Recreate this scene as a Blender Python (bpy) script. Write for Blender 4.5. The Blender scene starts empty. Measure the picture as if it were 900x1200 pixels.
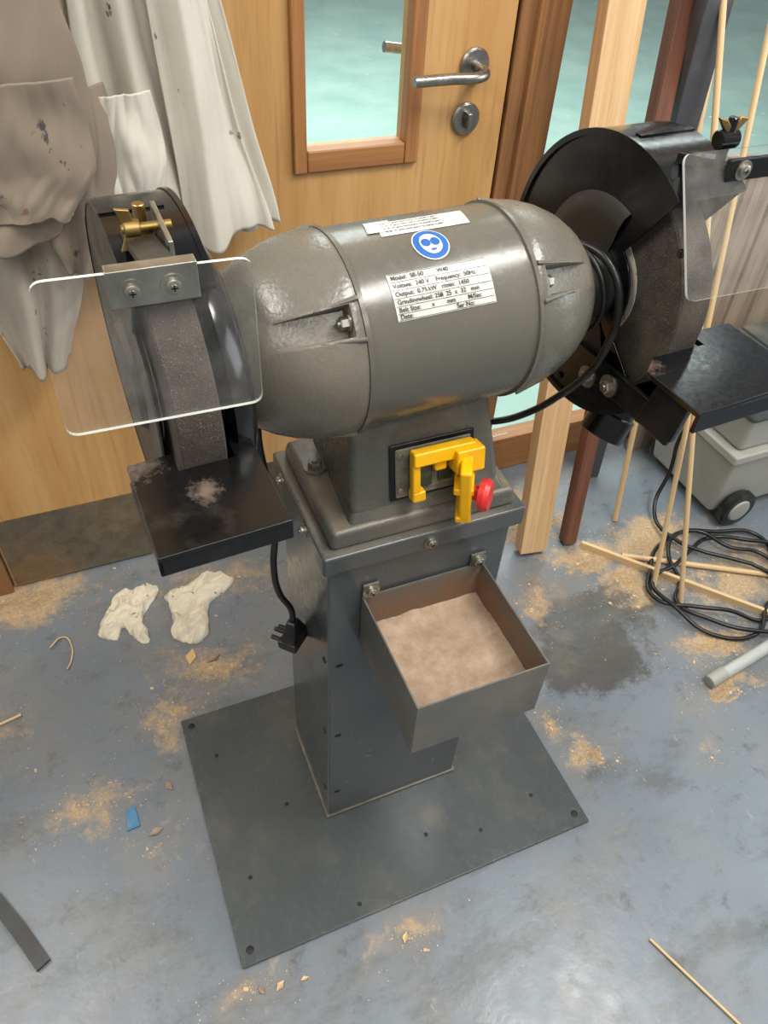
import bpy, bmesh, math, random
from mathutils import Vector, Matrix, noise as mnoise
random.seed(7)
scene=bpy.context.scene
scene.view_settings.view_transform='Standard'
scene.view_settings.look='None'
scene.view_settings.exposure=0

# ------------------------------------------------------------ materials
def srgb(r,g,b):
    f=lambda c:(c/255/12.92) if c/255<=.04045 else ((c/255+.055)/1.055)**2.4
    return (f(r),f(g),f(b),1)
class NT:
    def __init__(s,name):
        s.m=bpy.data.materials.new(name);s.m.use_nodes=True;s.t=s.m.node_tree;s.t.nodes.clear()
        s.out=s.n('ShaderNodeOutputMaterial');s.b=s.n('ShaderNodeBsdfPrincipled');s.l(s.b.outputs[0],s.out.inputs[0])
        s.co=s.n('ShaderNodeTexCoord').outputs['Object']
    def n(s,k,**kw):
        x=s.t.nodes.new(k)
        for a,v in kw.items(): setattr(x,a,v)
        return x
    def l(s,a,b): s.t.links.new(a,b)
    def set(s,sock,v):
        if isinstance(v,bpy.types.NodeSocket): s.l(v,sock)
        else: sock.default_value=v
    def mapping(s,scale=(1,1,1),loc=(0,0,0),rot=(0,0,0),co=None):
        m=s.n('ShaderNodeMapping');s.l(co or s.co,m.inputs[0]);m.inputs['Scale'].default_value=scale;m.inputs['Location'].default_value=loc;m.inputs['Rotation'].default_value=rot
        return m.outputs[0]
    def noise(s,scale,detail=4,rough=.55,co=None,dist=0):
        x=s.n('ShaderNodeTexNoise');s.l(co or s.co,x.inputs['Vector']);x.inputs['Scale'].default_value=scale;x.inputs['Detail'].default_value=detail;x.inputs['Roughness'].default_value=rough;x.inputs['Distortion'].default_value=dist
        return x.outputs[0]
    def ramp(s,fac,a,b,lo=0,hi=1):
        x=s.n('ShaderNodeMapRange');s.l(fac,x.inputs[0]);x.inputs[1].default_value=a;x.inputs[2].default_value=b;x.inputs[3].default_value=lo;x.inputs[4].default_value=hi
        return x.outputs[0]
    def mix(s,f,a,b):
        x=s.n('ShaderNodeMix',data_type='RGBA');s.set(x.inputs[0],f);s.set(x.inputs[6],a);s.set(x.inputs[7],b);return x.outputs[2]
    def math(s,op,a,b=0.0,c=None):
        x=s.n('ShaderNodeMath',operation=op);s.set(x.inputs[0],a);s.set(x.inputs[1],b)
        if c is not None: s.set(x.inputs[2],c)
        return x.outputs[0]
    def bump(s,h,st=.2,d=.002):
        x=s.n('ShaderNodeBump');s.l(h,x.inputs['Height']);x.inputs['Strength'].default_value=st;x.inputs['Distance'].default_value=d;s.l(x.outputs[0],s.b.inputs['Normal'])
    def fin(s,col=None,rough=None,metal=0,coat=None):
        if col is not None: s.set(s.b.inputs['Base Color'],col)
        if rough is not None: s.set(s.b.inputs['Roughness'],rough)
        s.b.inputs['Metallic'].default_value=metal
        if coat: s.b.inputs['Coat Weight'].default_value=coat
        return s.m
def upmask(t):
    g=t.n('ShaderNodeNewGeometry');x=t.n('ShaderNodeSeparateXYZ');t.l(g.outputs['Normal'],x.inputs[0]);return x.outputs[2]
def paint(name,c,rough=.35,dust=.25,dustc=srgb(165,145,120),bumpS=0,bscale=300,metal=0,scale=9,lo=.5,hi=.72,updust=.0,coat=None,spots=()):
    t=NT(name)
    n=t.noise(scale,8,.65);f=t.ramp(n,lo,hi,0,dust)
    if updust:
        u=t.ramp(upmask(t),.55,1,0,updust);n3=t.noise(scale*2.3,6,.6);u=t.math('MULTIPLY',u,t.ramp(n3,.3,.65));f=t.math('MAXIMUM',f,u)
    for (sx,sy,sz,sr,sw) in spots:
        v=t.n('ShaderNodeVectorMath',operation='DISTANCE');t.l(t.co,v.inputs[0]);v.inputs[1].default_value=(sx,sy,sz)
        k=t.math('SUBTRACT',t.ramp(v.outputs['Value'],sr,0,0,1),t.ramp(t.noise(110,7,.75),.3,.7,0,.8))
        f=t.math('MAXIMUM',f,t.ramp(k,.0,.55,0,sw))
    n2=t.noise(scale*.35,3,.5)
    c2=tuple(x*.78 for x in c[:3])+(1,)
    base=t.mix(t.ramp(n2,.35,.65),c,c2)
    col=t.mix(f,base,dustc)
    sc=t.noise(scale*12,5,.7)
    r=t.math('ADD',t.ramp(sc,.3,.7,rough-.06,rough+.08),t.math('MULTIPLY',f,.5))
    if bumpS: t.bump(t.noise(bscale,2,.5),bumpS,.001)
    return t.fin(col,r,metal,coat)
def wood(name,c1,c2,c3=None,scale=1.0,axis='Z',rough=.45,dens=26):
    t=NT(name)
    sc={'Z':(dens,dens,1.1),'X':(1.1,dens,dens),'Y':(dens,1.1,dens)}[axis]
    v=t.mapping(tuple(x*scale for x in sc))
    n=t.noise(1.4,9,.62,v,.35)
    sc2={'Z':(dens*8,dens*8,5),'X':(5,dens*8,dens*8),'Y':(dens*8,5,dens*8)}[axis]
    n2=t.noise(1.2,4,.6,t.mapping(tuple(x*scale for x in sc2)))
    col=t.mix(t.ramp(n,.36,.66),c1,c2)
    if c3: col=t.mix(t.ramp(n2,.52,.72,0,.55),col,c3)
    t.bump(n2,.08,.001)
    return t.fin(col,t.ramp(n,.3,.7,rough-.05,rough+.1))
def metalm(name,c,rough=.3,bs=120,dust=.5):
    t=NT(name);n=t.noise(bs,3,.5);col=t.mix(t.ramp(t.noise(30,5,.6),.4,.7,0,dust),c,tuple(x*.45 for x in c[:3])+(1,))
    return t.fin(col,t.ramp(n,.3,.7,rough-.08,rough+.12),1)
M={}
M['cast']=paint('hammered_grey_enamel',srgb(107,104,94),.26,.22,bumpS=.4,bscale=230,scale=7,lo=.50,hi=.8)
M['body']=paint('grey_enamel',srgb(99,96,86),.23,.10,bumpS=.08,bscale=160,scale=6,lo=.55,hi=.8)
M['neck']=paint('cast_base_grey',srgb(90,89,82),.28,.35,bumpS=.2,bscale=220,scale=10,updust=.45)
M['cab']=paint('cabinet_grey',srgb(80,84,84),.20,.16,scale=5,lo=.52,hi=.8,bumpS=.04,bscale=60,updust=.4)
M['plate']=paint('base_plate_grey',srgb(76,81,81),.24,.22,scale=6,lo=.50,hi=.85,bumpS=.06,bscale=50,spots=((.4,.12,.01,.05,.18),))
M['tray']=paint('tray_grey',srgb(102,100,93),.34,.4,scale=14,lo=.45,hi=.75)
M['black']=paint('black_enamel',srgb(14,14,16),.15,.14,srgb(125,110,95),scale=11,lo=.52,hi=.9,bumpS=.05,bscale=80)
M['blackdust']=paint('dusty_guard',srgb(44,42,39),.4,.65,srgb(112,104,92),scale=9,lo=.42,hi=.78)
M['rest']=paint('rest_black',srgb(17,17,17),.20,.22,srgb(118,102,90),scale=13,lo=.56,hi=.8,bumpS=.1,bscale=90,spots=((.060,.110,.984,.028,.65),(.010,.165,.984,.045,.6)))
M['restclean']=paint('rest_black_clean',srgb(16,17,20),.15,.12,srgb(120,100,88),scale=11,lo=.6,hi=.8,bumpS=.1,bscale=90,spots=((.572,.135,.972,.035,.5),))
M['rubber']=paint('black_rubber',srgb(17,17,18),.35,.08,scale=20)
M['yellow']=paint('yellow_plastic',srgb(246,184,8),.35,.25,srgb(150,120,60),scale=40,lo=.52,hi=.8)
M['red']=paint('red_plastic',srgb(206,44,42),.35,.3,srgb(190,120,100),scale=60,lo=.5,hi=.8)
M['green']=paint('green_button',srgb(52,60,38),.4,.3,scale=60)
M['swplate']=paint('dusty_switch_plate',srgb(96,94,80),.45,.7,srgb(150,138,112),scale=50,lo=.4,hi=.7)
M['blue']=paint('blue_sticker',srgb(28,96,176),.4,.02,scale=60)
M['white']=paint('white_sticker',srgb(214,214,208),.4,.35,srgb(150,148,140),scale=50,lo=.55,hi=.75)
M['labelm']=paint('label_foil',srgb(200,198,189),.35,.45,srgb(135,131,120),scale=40,lo=.48,hi=.8)
M['ink']=paint('ink',srgb(45,45,45),.5,0,scale=50)
M['steel']=metalm('brushed_steel',srgb(170,166,158),.30)
M['zinc']=metalm('zinc_plated',srgb(182,178,166),.38)
M['brass']=metalm('brass',srgb(176,148,92),.38)
M['dark']=paint('dark_void',srgb(12,12,12),.6,0,scale=10)
M['kick']=metalm('kick_plate_steel',srgb(160,148,128),.42)
t=NT('abrasive_stone');v=t.n('ShaderNodeTexVoronoi');t.l(t.co,v.inputs[0]);v.inputs['Scale'].default_value=620
n=t.noise(25,5,.6);c=t.mix(t.ramp(n,.35,.7),srgb(50,44,39),srgb(80,70,60));c=t.mix(t.ramp(t.noise(1100,2,.6),.62,.69,0,.8),c,srgb(158,148,134));c=t.mix(t.ramp(v.outputs[0],.1,.0,0,.6),c,srgb(22,19,18))
t.bump(t.noise(500,3,.7),.8,.002);M['stone']=t.fin(c,.8)
M['blot']=paint('paper_blotter',srgb(196,186,174),.7,.6,srgb(170,60,50),scale=45,lo=.56,hi=.62)
M['plug']=paint('plug_black',srgb(22,22,23),.4,.1,scale=40)
t=NT('fine_grinding_dust');n=t.noise(45,8,.7);c=t.mix(t.ramp(n,.35,.65),srgb(188,165,142),srgb(162,136,112));t.bump(t.noise(160,6,.7),.5,.003);M['dust']=t.fin(c,.95)
t=NT('sawdust_pile');n=t.noise(120,8,.8);c=t.mix(t.ramp(n,.35,.65),srgb(205,178,138),srgb(156,128,94));t.bump(t.noise(260,6,.8),1,.004);M['saw']=t.fin(c,.95)
t=NT('tray_inner_rusty');x=t.n('ShaderNodeSeparateXYZ');t.l(t.co,x.inputs[0]);h=t.ramp(x.outputs[2],.650,.612,0,1)
n=t.noise(30,7,.65);c=t.mix(t.math('MULTIPLY',h,t.ramp(n,.3,.6)),srgb(104,96,84),srgb(128,94,68));t.bump(t.noise(200,4,.6),.4,.002);M['trayin']=t.fin(c,.7)
def clear(name,tint,refl=.9,rough=.02,haze=0.0):
    t=NT(name);t.t.nodes.remove(t.b)
    tr=t.n('ShaderNodeBsdfTransparent');tr.inputs[0].default_value=tint
    gl=t.n('ShaderNodeBsdfGlossy');gl.inputs['Roughness'].default_value=rough;gl.inputs[0].default_value=(refl,refl,refl,1)
    lw=t.n('ShaderNodeLayerWeight');lw.inputs[0].default_value=.5
    fr=t.math('ADD',t.math('MULTIPLY',t.math('POWER',lw.outputs['Facing'],5.0),.9),.035)
    mx=t.n('ShaderNodeMixShader');t.l(fr,mx.inputs[0]);t.l(tr.outputs[0],mx.inputs[1]);t.l(gl.outputs[0],mx.inputs[2]);o=mx.outputs[0]
    if haze:
        df=t.n('ShaderNodeBsdfDiffuse');df.inputs[0].default_value=srgb(205,200,190)
        m2=t.n('ShaderNodeMixShader');f=t.ramp(t.noise(28,6,.65),.35,.8,haze*.3,haze*1.8);t.l(f,m2.inputs[0]);t.l(o,m2.inputs[1]);t.l(df.outputs[0],m2.inputs[2]);o=m2.outputs[0]
    t.l(o,t.out.inputs[0]);return t.m
M['acryl']=clear('clear_acrylic',(.98,.98,.98,1),.8,.03,.06)
M['glass']=clear('window_glass',(.96,.985,.98,1),.8,.0)
t=NT('acrylic_edge');M['acedge']=t.fin(srgb(205,210,202),.15)
M['oak']=wood('oak_veneer',srgb(202,158,102),srgb(186,139,82),srgb(160,115,64),.8,dens=12)
M['frame']=wood('door_frame_wood',srgb(170,118,70),srgb(144,95,54),srgb(116,72,40),1,dens=30)
M['frameX']=wood('door_frame_wood_h',srgb(170,118,70),srgb(144,95,54),srgb(116,72,40),1,'X',dens=30)
M['jamb']=wood('jamb_wood',srgb(156,112,70),srgb(116,78,46),srgb(92,58,34),1,dens=26)
M['pine']=wood('pine',srgb(214,180,136),srgb(194,152,104),srgb(170,122,76),1,dens=40)
M['redwood']=wood('brown_timber',srgb(120,76,56),srgb(92,56,42),srgb(76,42,32),1,dens=40)
M['dowel']=wood('ramin_dowel',srgb(212,184,140),srgb(194,160,112),None,1,dens=60)
M['plank']=wood('weathered_plank',srgb(160,142,122),srgb(124,106,90),srgb(96,80,68),1,dens=26)

# floor
SD=[(1.07,.60,.18,.09,1),(1.27,.60,.20,.12,1),(1.12,.48,.14,.10,1),(1.22,.26,.16,.07,1),(1.15,.16,.13,.06,1),(.76,.12,.07,.06,.9),(.72,.21,.07,.08,.8),
 (.09,.60,.20,.13,.8),(-.20,.38,.18,.08,.75),(-.28,.92,.24,.11,1),(.28,-.06,.10,.04,.65),(.0,-.03,.10,.04,.65),(.16,.82,.30,.12,.7),(-.02,.5,.12,.08,.7),(.95,.8,.24,.15,.9),(1.35,.4,.2,.14,.9),(.85,.5,.13,.1,.75),(-.1,.25,.2,.12,.45),(1.5,.35,.24,.24,.85),(.6,.62,.2,.14,.75),(-.35,.6,.16,.14,.55),(1.0,.02,.10,.07,.5)]
t=NT('painted_concrete')
xy=t.n('ShaderNodeSeparateXYZ')
warp=t.n('ShaderNodeTexNoise');t.l(t.co,warp.inputs['Vector']);warp.inputs['Scale'].default_value=7;warp.inputs['Detail'].default_value=6
vm=t.n('ShaderNodeVectorMath',operation='MULTIPLY_ADD');t.l(warp.outputs['Color'],vm.inputs[0]);vm.inputs[1].default_value=(.24,.24,0);t.l(t.co,vm.inputs[2])
vs=t.n('ShaderNodeVectorMath',operation='SUBTRACT');t.l(vm.outputs[0],vs.inputs[0]);vs.inputs[1].default_value=(.12,.12,0)
t.l(vs.outputs[0],xy.inputs[0]);X,Y=xy.outputs[0],xy.outputs[1]
def blob(cx,cy,rx,ry,w=1):
    a=t.math('MULTIPLY',t.math('SUBTRACT',X,cx),1/rx);b=t.math('MULTIPLY',t.math('SUBTRACT',Y,cy),1/ry)
    d=t.math('SQRT',t.math('ADD',t.math('MULTIPLY',a,a),t.math('MULTIPLY',b,b)))
    return t.ramp(d,1.25,.1,0,w)
acc=None
for s_ in SD:
    b=blob(*s_);acc=b if acc is None else t.math('MAXIMUM',acc,b)
nf=t.noise(30,10,.78);nl=t.noise(5,8,.68)
dustf=t.ramp(t.math('ADD',t.math('MULTIPLY',acc,.55),nf),.76,.96,0,.88)
haze=t.ramp(t.math('ADD',t.math('MULTIPLY',acc,.30),nl),.50,.80,0,.5)
base=t.mix(t.ramp(t.noise(1.6,4,.5),.35,.65),srgb(103,110,117),srgb(118,126,133))
wear=t.ramp(t.noise(3.1,10,.75,t.mapping((1,2.2,1),rot=(0,0,.5))),.52,.62,0,.6)
base=t.mix(wear,base,srgb(88,90,88))
sp=t.ramp(t.noise(70,4,.65),.64,.71,0,.4);base=t.mix(sp,base,srgb(152,150,142))
sc1=t.ramp(t.noise(9,9,.8,t.mapping((1,4,1),rot=(0,0,-.4))),.58,.67,0,.5);base=t.mix(sc1,base,srgb(138,132,118))
sc2=t.ramp(t.noise(16,9,.8,t.mapping((3,1,1),rot=(0,0,.7))),.61,.67,0,.5);base=t.mix(sc2,base,srgb(166,167,162))
dk=t.ramp(t.noise(17,8,.75),.56,.68,0,.7);base=t.mix(dk,base,srgb(74,72,67))
wetd=t.math('ADD',t.math('MAXIMUM',blob(.92,.36,.19,.16),blob(1.04,.44,.11,.07)),t.math('MULTIPLY',nf,.8))
wet=t.ramp(wetd,.74,.92,0,1)
base=t.mix(t.math('MULTIPLY',wet,.8),base,srgb(72,67,60))
col=t.mix(haze,base,srgb(134,122,105))
col=t.mix(dustf,col,t.mix(t.ramp(t.noise(140,4,.7),.35,.65),srgb(194,166,128),srgb(158,130,97)))
rg=t.math('ADD',t.ramp(t.noise(12,6,.6),.3,.7,.24,.42),t.math('MULTIPLY',dustf,.5))
rg=t.math('SUBTRACT',rg,t.math('MULTIPLY',wet,.12))
t.bump(t.math('ADD',t.noise(30,6,.6),t.math('MULTIPLY',dustf,.8)),.18,.004)
M['floor']=t.fin(col,rg)
t=NT('pale_green_floor');n=t.noise(3,8,.6);c=t.mix(t.ramp(n,.35,.65),srgb(166,192,182),srgb(146,176,167));c=t.mix(t.ramp(t.noise(9,5,.7),.66,.69),c,srgb(235,235,225));M['gfloor']=t.fin(c,.4)
M['wall']=paint('wall_paint',srgb(214,212,204),.6,.05,scale=3)
def cloth(name,c,stain,stc,scale=14,th=.66):
    t=NT(name);n=t.noise(2.5,5,.6);cc=t.mix(t.ramp(n,.35,.7),c,tuple(x*.80 for x in c[:3])+(1,))
    s=t.noise(scale,6,.65,t.mapping((1,1,.6)));cc=t.mix(t.ramp(s,th,th+.02,0,stain),cc,stc)
    s2=t.noise(scale*2.1,3,.5,t.mapping((1,1,1),(3.3,1.2,7)));cc=t.mix(t.ramp(s2,.68,.70,0,.8),cc,srgb(110,80,60))
    w=t.noise(900,2,.5);t.bump(t.math('ADD',t.math('MULTIPLY',w,.15),t.noise(14,4,.5,t.mapping((1,1,.35)))),.3,.006)
    t.b.inputs['Sheen Weight'].default_value=.1
    return t.fin(cc,.9)
M['cwhite']=cloth('white_cotton',srgb(216,209,194),.9,srgb(38,38,46),10,.675)
M['ccream']=cloth('cream_cotton',srgb(192,181,162),.6,srgb(110,135,150),13,.66)
M['cbeige']=cloth('dusty_canvas',srgb(142,127,110),.85,srgb(46,46,56),14,.62)
M['glove']=cloth('glove_fabric',srgb(222,211,188),.4,srgb(165,142,112),20,.62)
M['boxdark']=paint('toolbox_lid',srgb(74,80,76),.5,.3,scale=10)
M['boxgrey']=paint('toolbox_body',srgb(165,165,156),.45,.35,srgb(140,130,110),scale=8,lo=.45,hi=.75)
M['post']=paint('grey_post',srgb(78,78,82),.45,.2,scale=10)
M['palepipe']=paint('pale_pipe',srgb(180,182,176),.35,.2,scale=20)
M['bluescrap']=paint('blue_scrap',srgb(70,130,170),.5,.3,scale=60)

# ------------------------------------------------------------ geometry helpers
COL=scene.collection
def link(o,parent=None):
    COL.objects.link(o)
    if parent: o.parent=parent
    return o
def empty(name):
    e=bpy.data.objects.new(name,None);e.empty_display_size=.05;COL.objects.link(e);return e
def fromb(name,bm,mat,parent=None,smooth=False,mats=None,ang=None):
    me=bpy.data.meshes.new(name);bm.normal_update();bm.to_mesh(me);bm.free()
    o=bpy.data.objects.new(name,me);link(o,parent)
    for m_ in (mats or [mat]): me.materials.append(m_)
    if smooth:
        for p in me.polygons:p.use_smooth=True
        me.set_sharp_from_angle(angle=math.radians(ang or 35))
    return o
def bev(o,w,seg=2):
    m=o.modifiers.new('b','BEVEL');m.width=w;m.segments=seg;m.limit_method='ANGLE';m.angle_limit=math.radians(35)
    for p in o.data.polygons:p.use_smooth=True
    m.harden_normals=True
    return o
def box(name,x0,x1,y0,y1,z0,z1,mat,parent=None,b=.0,mx=None):
    bm=bmesh.new();bmesh.ops.create_cube(bm,size=1)
    for v in bm.verts: v.co=Vector(((x0+x1)/2+v.co.x*(x1-x0),(y0+y1)/2+v.co.y*(y1-y0),(z0+z1)/2+v.co.z*(z1-z0)))
    if mx: bm.transform(mx)
    o=fromb(name,bm,mat,parent)
    if b: bev(o,b)
    return o
def hexa(name,bot,top,mat,parent=None,b=0):
    bm=bmesh.new();vb=[bm.verts.new(p) for p in bot];vt=[bm.verts.new(p) for p in top]
    n=len(bot);bm.faces.new(vb[::-1]);bm.faces.new(vt)
    for i in range(n):bm.faces.new((vb[i],vb[(i+1)%n],vt[(i+1)%n],vt[i]))
    bmesh.ops.recalc_face_normals(bm,faces=bm.faces)
    o=fromb(name,bm,mat,parent)
    if b: bev(o,b,3)
    return o
def frameof(p,d):
    d=Vector(d).normalized();q=d.to_track_quat('Z','Y');return Matrix.Translation(Vector(p))@q.to_matrix().to_4x4()
def lathe(name,prof,p,d,mat,parent=None,seg=64,ang=30):
    bm=bmesh.new();mx=frameof(p,d);rings=[]
    for (h,r) in prof:
        if r<1e-6: rings.append([bm.verts.new(mx@Vector((0,0,h)))])
        else: rings.append([bm.verts.new(mx@Vector((r*math.cos(2*math.pi*i/seg),r*math.sin(2*math.pi*i/seg),h))) for i in range(seg)])
    for a,b in zip(rings,rings[1:]):
        for i in range(seg):
            j=(i+1)%seg
            if len(a)==1 and len(b)==1: break
            if len(a)==1: bm.faces.new((a[0],b[i],b[j]))
            elif len(b)==1: bm.faces.new((a[i],a[j],b[0]))
            else: bm.faces.new((a[i],a[j],b[j],b[i]))
    bmesh.ops.recalc_face_normals(bm,faces=bm.faces)
    return fromb(name,bm,mat,parent,True,ang=ang)
def cyl(name,p1,p2,r,mat,parent=None,seg=32,c=.0):
    p1,p2=Vector(p1),Vector(p2);L=(p2-p1).length;c=c or r*.12
    return lathe(name,[(0,0),(0,r-c),(c,r),(L-c,r),(L,r-c),(L,0)],p1,p2-p1,mat,parent,seg)
def bolt(name,p,d,r,h,mat,parent=None,washer=True,hexh=True):
    mx=frameof(p,d);bm=bmesh.new();seg=6 if hexh else 20
    def ring(rr,hh,s): return [bm.verts.new(mx@Vector((rr*math.cos(2*math.pi*i/s),rr*math.sin(2*math.pi*i/s),hh))) for i in range(s)]
    def solid(prof,s):
        rs=[ring(a,b,s) for a,b in prof]
        for A,B in zip(rs,rs[1:]):
            for i in range(s): bm.faces.new((A[i],A[(i+1)%s],B[(i+1)%s],B[i]))
        bm.faces.new(rs[-1])
    if washer: solid([(r*1.6,0),(r*1.6,h*.25),(r*.9,h*.25)],24)
    solid([(r,0),(r,h*.85),(r*.85,h)],seg)
    solid([(r*.45,h),(r*.42,h*1.25)],12)
    bmesh.ops.recalc_face_normals(bm,faces=bm.faces)
    return fromb(name,bm,mat,parent,True)
def screw(name,p,d,r,h,mat,parent=None):
    o=bolt(name,p,d,r,h,mat,parent,True,False)
    mx=frameof(Vector(p)+Vector(d).normalized()*h*1.25,d)
    box(name+'_slot_a',-r*.42,r*.42,-r*.09,r*.09,-.0003,.0003,M['dark'],parent,0,mx);box(name+'_slot_b',-r*.09,r*.09,-r*.42,r*.42,-.0003,.0003,M['dark'],parent,0,mx)
    return o
def tube(name,pts,r,mat,parent=None,cyc=False,res=10):
    cu=bpy.data.curves.new(name,'CURVE');cu.dimensions='3D';cu.bevel_depth=r;cu.bevel_resolution=4;cu.resolution_u=res;cu.use_fill_caps=True
    sp=cu.splines.new('BEZIER');sp.bezier_points.add(len(pts)-1);sp.use_cyclic_u=cyc
    for bp,p in zip(sp.bezier_points,pts): bp.co=p;bp.handle_left_type=bp.handle_right_type='AUTO'
    cu.materials.append(mat);o=bpy.data.objects.new(name,cu);link(o,parent);return o
def prism(name,poly,axis,a,b,mat,parent=None,bv=0,mats=None):
    bm=bmesh.new()
    mk=(lambda s,q:(s,q[0],q[1])) if axis=='X' else ((lambda s,q:(q[0],s,q[1])) if axis=='Y' else (lambda s,q:(q[0],q[1],s)))
    A=[bm.verts.new(mk(a,q)) for q in poly];B=[bm.verts.new(mk(b,q)) for q in poly];n=len(poly)
    bm.faces.new(A);bm.faces.new(B[::-1])
    for i in range(n): bm.faces.new((A[i],B[i],B[(i+1)%n],A[(i+1)%n]))
    bmesh.ops.recalc_face_normals(bm,faces=bm.faces)
    o=fromb(name,bm,mat,parent)
    if bv: bev(o,bv)
    return o

# ------------------------------------------------------------ camera
cd=bpy.data.cameras.new('camera');cam=bpy.data.objects.new('camera',cd);COL.objects.link(cam);scene.camera=cam
Rw=((0.9226,-0.3824,0.0512),(-0.2354,-0.6630,-0.7106),(0.3057,0.6435,-0.7017))
right=Vector(Rw[0]);down=Vector(Rw[1]);fwd=Vector(Rw[2])
mm=Matrix((right,-down,-fwd)).transposed().to_4x4();mm.translation=(0.0064,-0.4014,1.4418)
cam.matrix_world=mm
cd.sensor_fit='VERTICAL';cd.sensor_height=36;cd.lens=36*895.8/1200;cd.clip_start=.02

# ------------------------------------------------------------ room
YW=.976
box('floor',-2.5,3.2,-2.5,YW+.02,-.05,0,M['floor'])
box('corridor_floor',-4,16,YW+.0205,14,-.05,-.002,M['gfloor'])
d=empty('door_1')
DX0,DX1,DZ=-.285,.852,2.05;wx0,wx1,wz0,wz1=.445,.650,.925,1.85
bm=bmesh.new()
def addbox(bm,x0,x1,y0,y1,z0,z1):
    r=bmesh.ops.create_cube(bm,size=1)
    for v in r['verts']: v.co=Vector(((x0+x1)/2+v.co.x*(x1-x0),(y0+y1)/2+v.co.y*(y1-y0),(z0+z1)/2+v.co.z*(z1-z0)))
addbox(bm,DX0,wx0,YW,YW+.044,.008,DZ);addbox(bm,wx1,DX1,YW,YW+.044,.008,DZ);addbox(bm,wx0,wx1,YW,YW+.044,.008,wz0);addbox(bm,wx0,wx1,YW,YW+.044,wz1,DZ)
fromb('leaf',bm,M['oak'],d)
for nm,a in (('bead_l',(.427,.452)),('bead_r',(.645,.673))):
    bev(prism(nm,[(a[0],YW-.012),(a[1],YW-.012),(a[1],YW+.02),(a[0],YW+.02)],'Z',.891,wz1+.03,M['frame'],d),.004)
box('bead_b',.452,.645,YW-.011,YW+.02,.891,.930,M['frameX'],d,.004)
box('bead_t',.452,.645,YW-.011,YW+.02,wz1,wz1+.03,M['frameX'],d,.004)
box('glass',.446,.649,YW+.018,YW+.024,.926,wz1-.001,M['glass'],d)
box('kick_plate',DX0+.004,DX1-.004,YW-.0025,YW,.012,.215,M['kick'],d)
st=M['steel']
cyl('rose',(.776,YW,1.052),(.776,YW-.010,1.052),.029,st,d)
tube('lever',[(.776,YW-.008,1.052),(.776,YW-.045,1.050),(.768,YW-.056,1.048),(.70,YW-.058,1.047),(.632,YW-.058,1.046)],.0095,st,d)
cyl('thumb_rose',(.770,YW,.961),(.770,YW-.010,.961),.029,st,d)
box('thumbturn',.765,.775,YW-.026,YW-.008,.946,.976,st,d,.003)
tube('rear_lever',[(.776,YW+.04,1.052),(.776,YW+.09,1.050),(.76,YW+.10,1.048),(.64,YW+.10,1.062)],.0095,st,d)
box('edge_gap',DX1,DX1+.006,YW+.01,YW+.04,.0,DZ,M['dark'],d)
tr=empty('door_frame')
bev(prism('jamb_r',[(.858,YW-.006),(.955,YW-.018),(.965,YW+.05),(.858,YW+.05)],'Z',0,2.12,M['jamb'],tr),.003)
box('jamb_stop',.885,.90,YW-.026,YW-.004,0,2.12,M['jamb'],tr,.003)
box('jamb_l',-.36,-.290,YW-.014,YW+.05,0,2.12,M['jamb'],tr,.003)
box('head',-.36,.965,YW-.014,YW+.05,2.07,2.14,M['frameX'],tr,.003)
w=empty('window_1')
box('bottom_rail',.966,2.4,YW-.006,YW+.045,0,.115,M['frameX'],w,.003)
box('top_rail',.966,2.4,YW-.006,YW+.045,2.0,2.14,M['frameX'],w,.003)
box('stile',2.34,2.42,YW-.01,YW+.05,0,2.14,M['frame'],w,.003)
box('glass',.966,2.345,YW+.012,YW+.018,.116,1.999,M['glass'],w)
box('wall_back_left',-2.5,-.361,YW,YW+.12,0,2.7,M['wall'])
box('wall_back_right',2.421,3.2,YW,YW+.12,0,2.7,M['wall'])
box('wall_back_header',-.36,2.42,YW,YW+.12,2.141,2.7,M['wall'])

# ------------------------------------------------------------ grinder
G=empty('pedestal_bench_grinder')
PW,PL=.68,.486
box('base_plate',0,PW,0,PL,0,.010,M['plate'],G,.0015)
for i,(hx,hy) in enumerate([(.018,.022),(PW-.02,.022),(.018,PL-.02),(PW-.02,PL-.02),(.215,.022),(.60,.085),(.475,.06),(.375,.09),(.05,.135),(.05,.385),(.15,.24),(.30,.45)]):
    lathe('bolt_hole_%d'%i,[(0,.0070 if i<4 else .004),(.0004,.006 if i<4 else .0035),(.0004,0)],(hx,hy,.0101),(0,0,1),M['dark'],G,20)
x0,x1,y0,y1=.216,.478,.189,.387
box('cabinet',x0,x1,y0,y1,.01,.716,M['cab'],G,.004)
for nm,a in (('weld_f',(x0-.004,x1+.004,y0-.004,y0+.002)),('weld_l',(x0-.004,x0+.002,y0,y1)),('weld_r',(x1-.002,x1+.004,y0,y1))):
    box(nm,a[0],a[1],a[2],a[3],.01,.016,M['neck'],G,.002)
for i,z in enumerate((.10,.30,.50)):
    box('seam_tab_%d'%i,x0-.0015,x0+.001,y0+.012,y0+.022,z,z+.004,M['dark'],G,.0005)
    box('seam_tab_f%d'%i,x0+.012,x0+.022,y0-.0015,y0+.001,z,z+.004,M['dark'],G,.0005)
box('lid',x0-.009,x1+.013,y0-.009,y1+.010,.716,.748,M['cab'],G,.004)
for i,(p,dd) in enumerate([((.352,y0-.009,.731),(0,-1,0)),((x0-.009,.255,.731),(-1,0,0)),((x0-.009,.355,.731),(-1,0,0))]):
    screw('lid_bolt_%d'%i,p,dd,.0065,.006,M['zinc'],G)
hexa('flange',[(.220,.190,.748),(.480,.190,.748),(.480,.388,.748),(.220,.388,.748)],[(.224,.195,.774),(.476,.195,.774),(.476,.384,.774),(.224,.384,.774)],M['neck'],G,.007)
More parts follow.
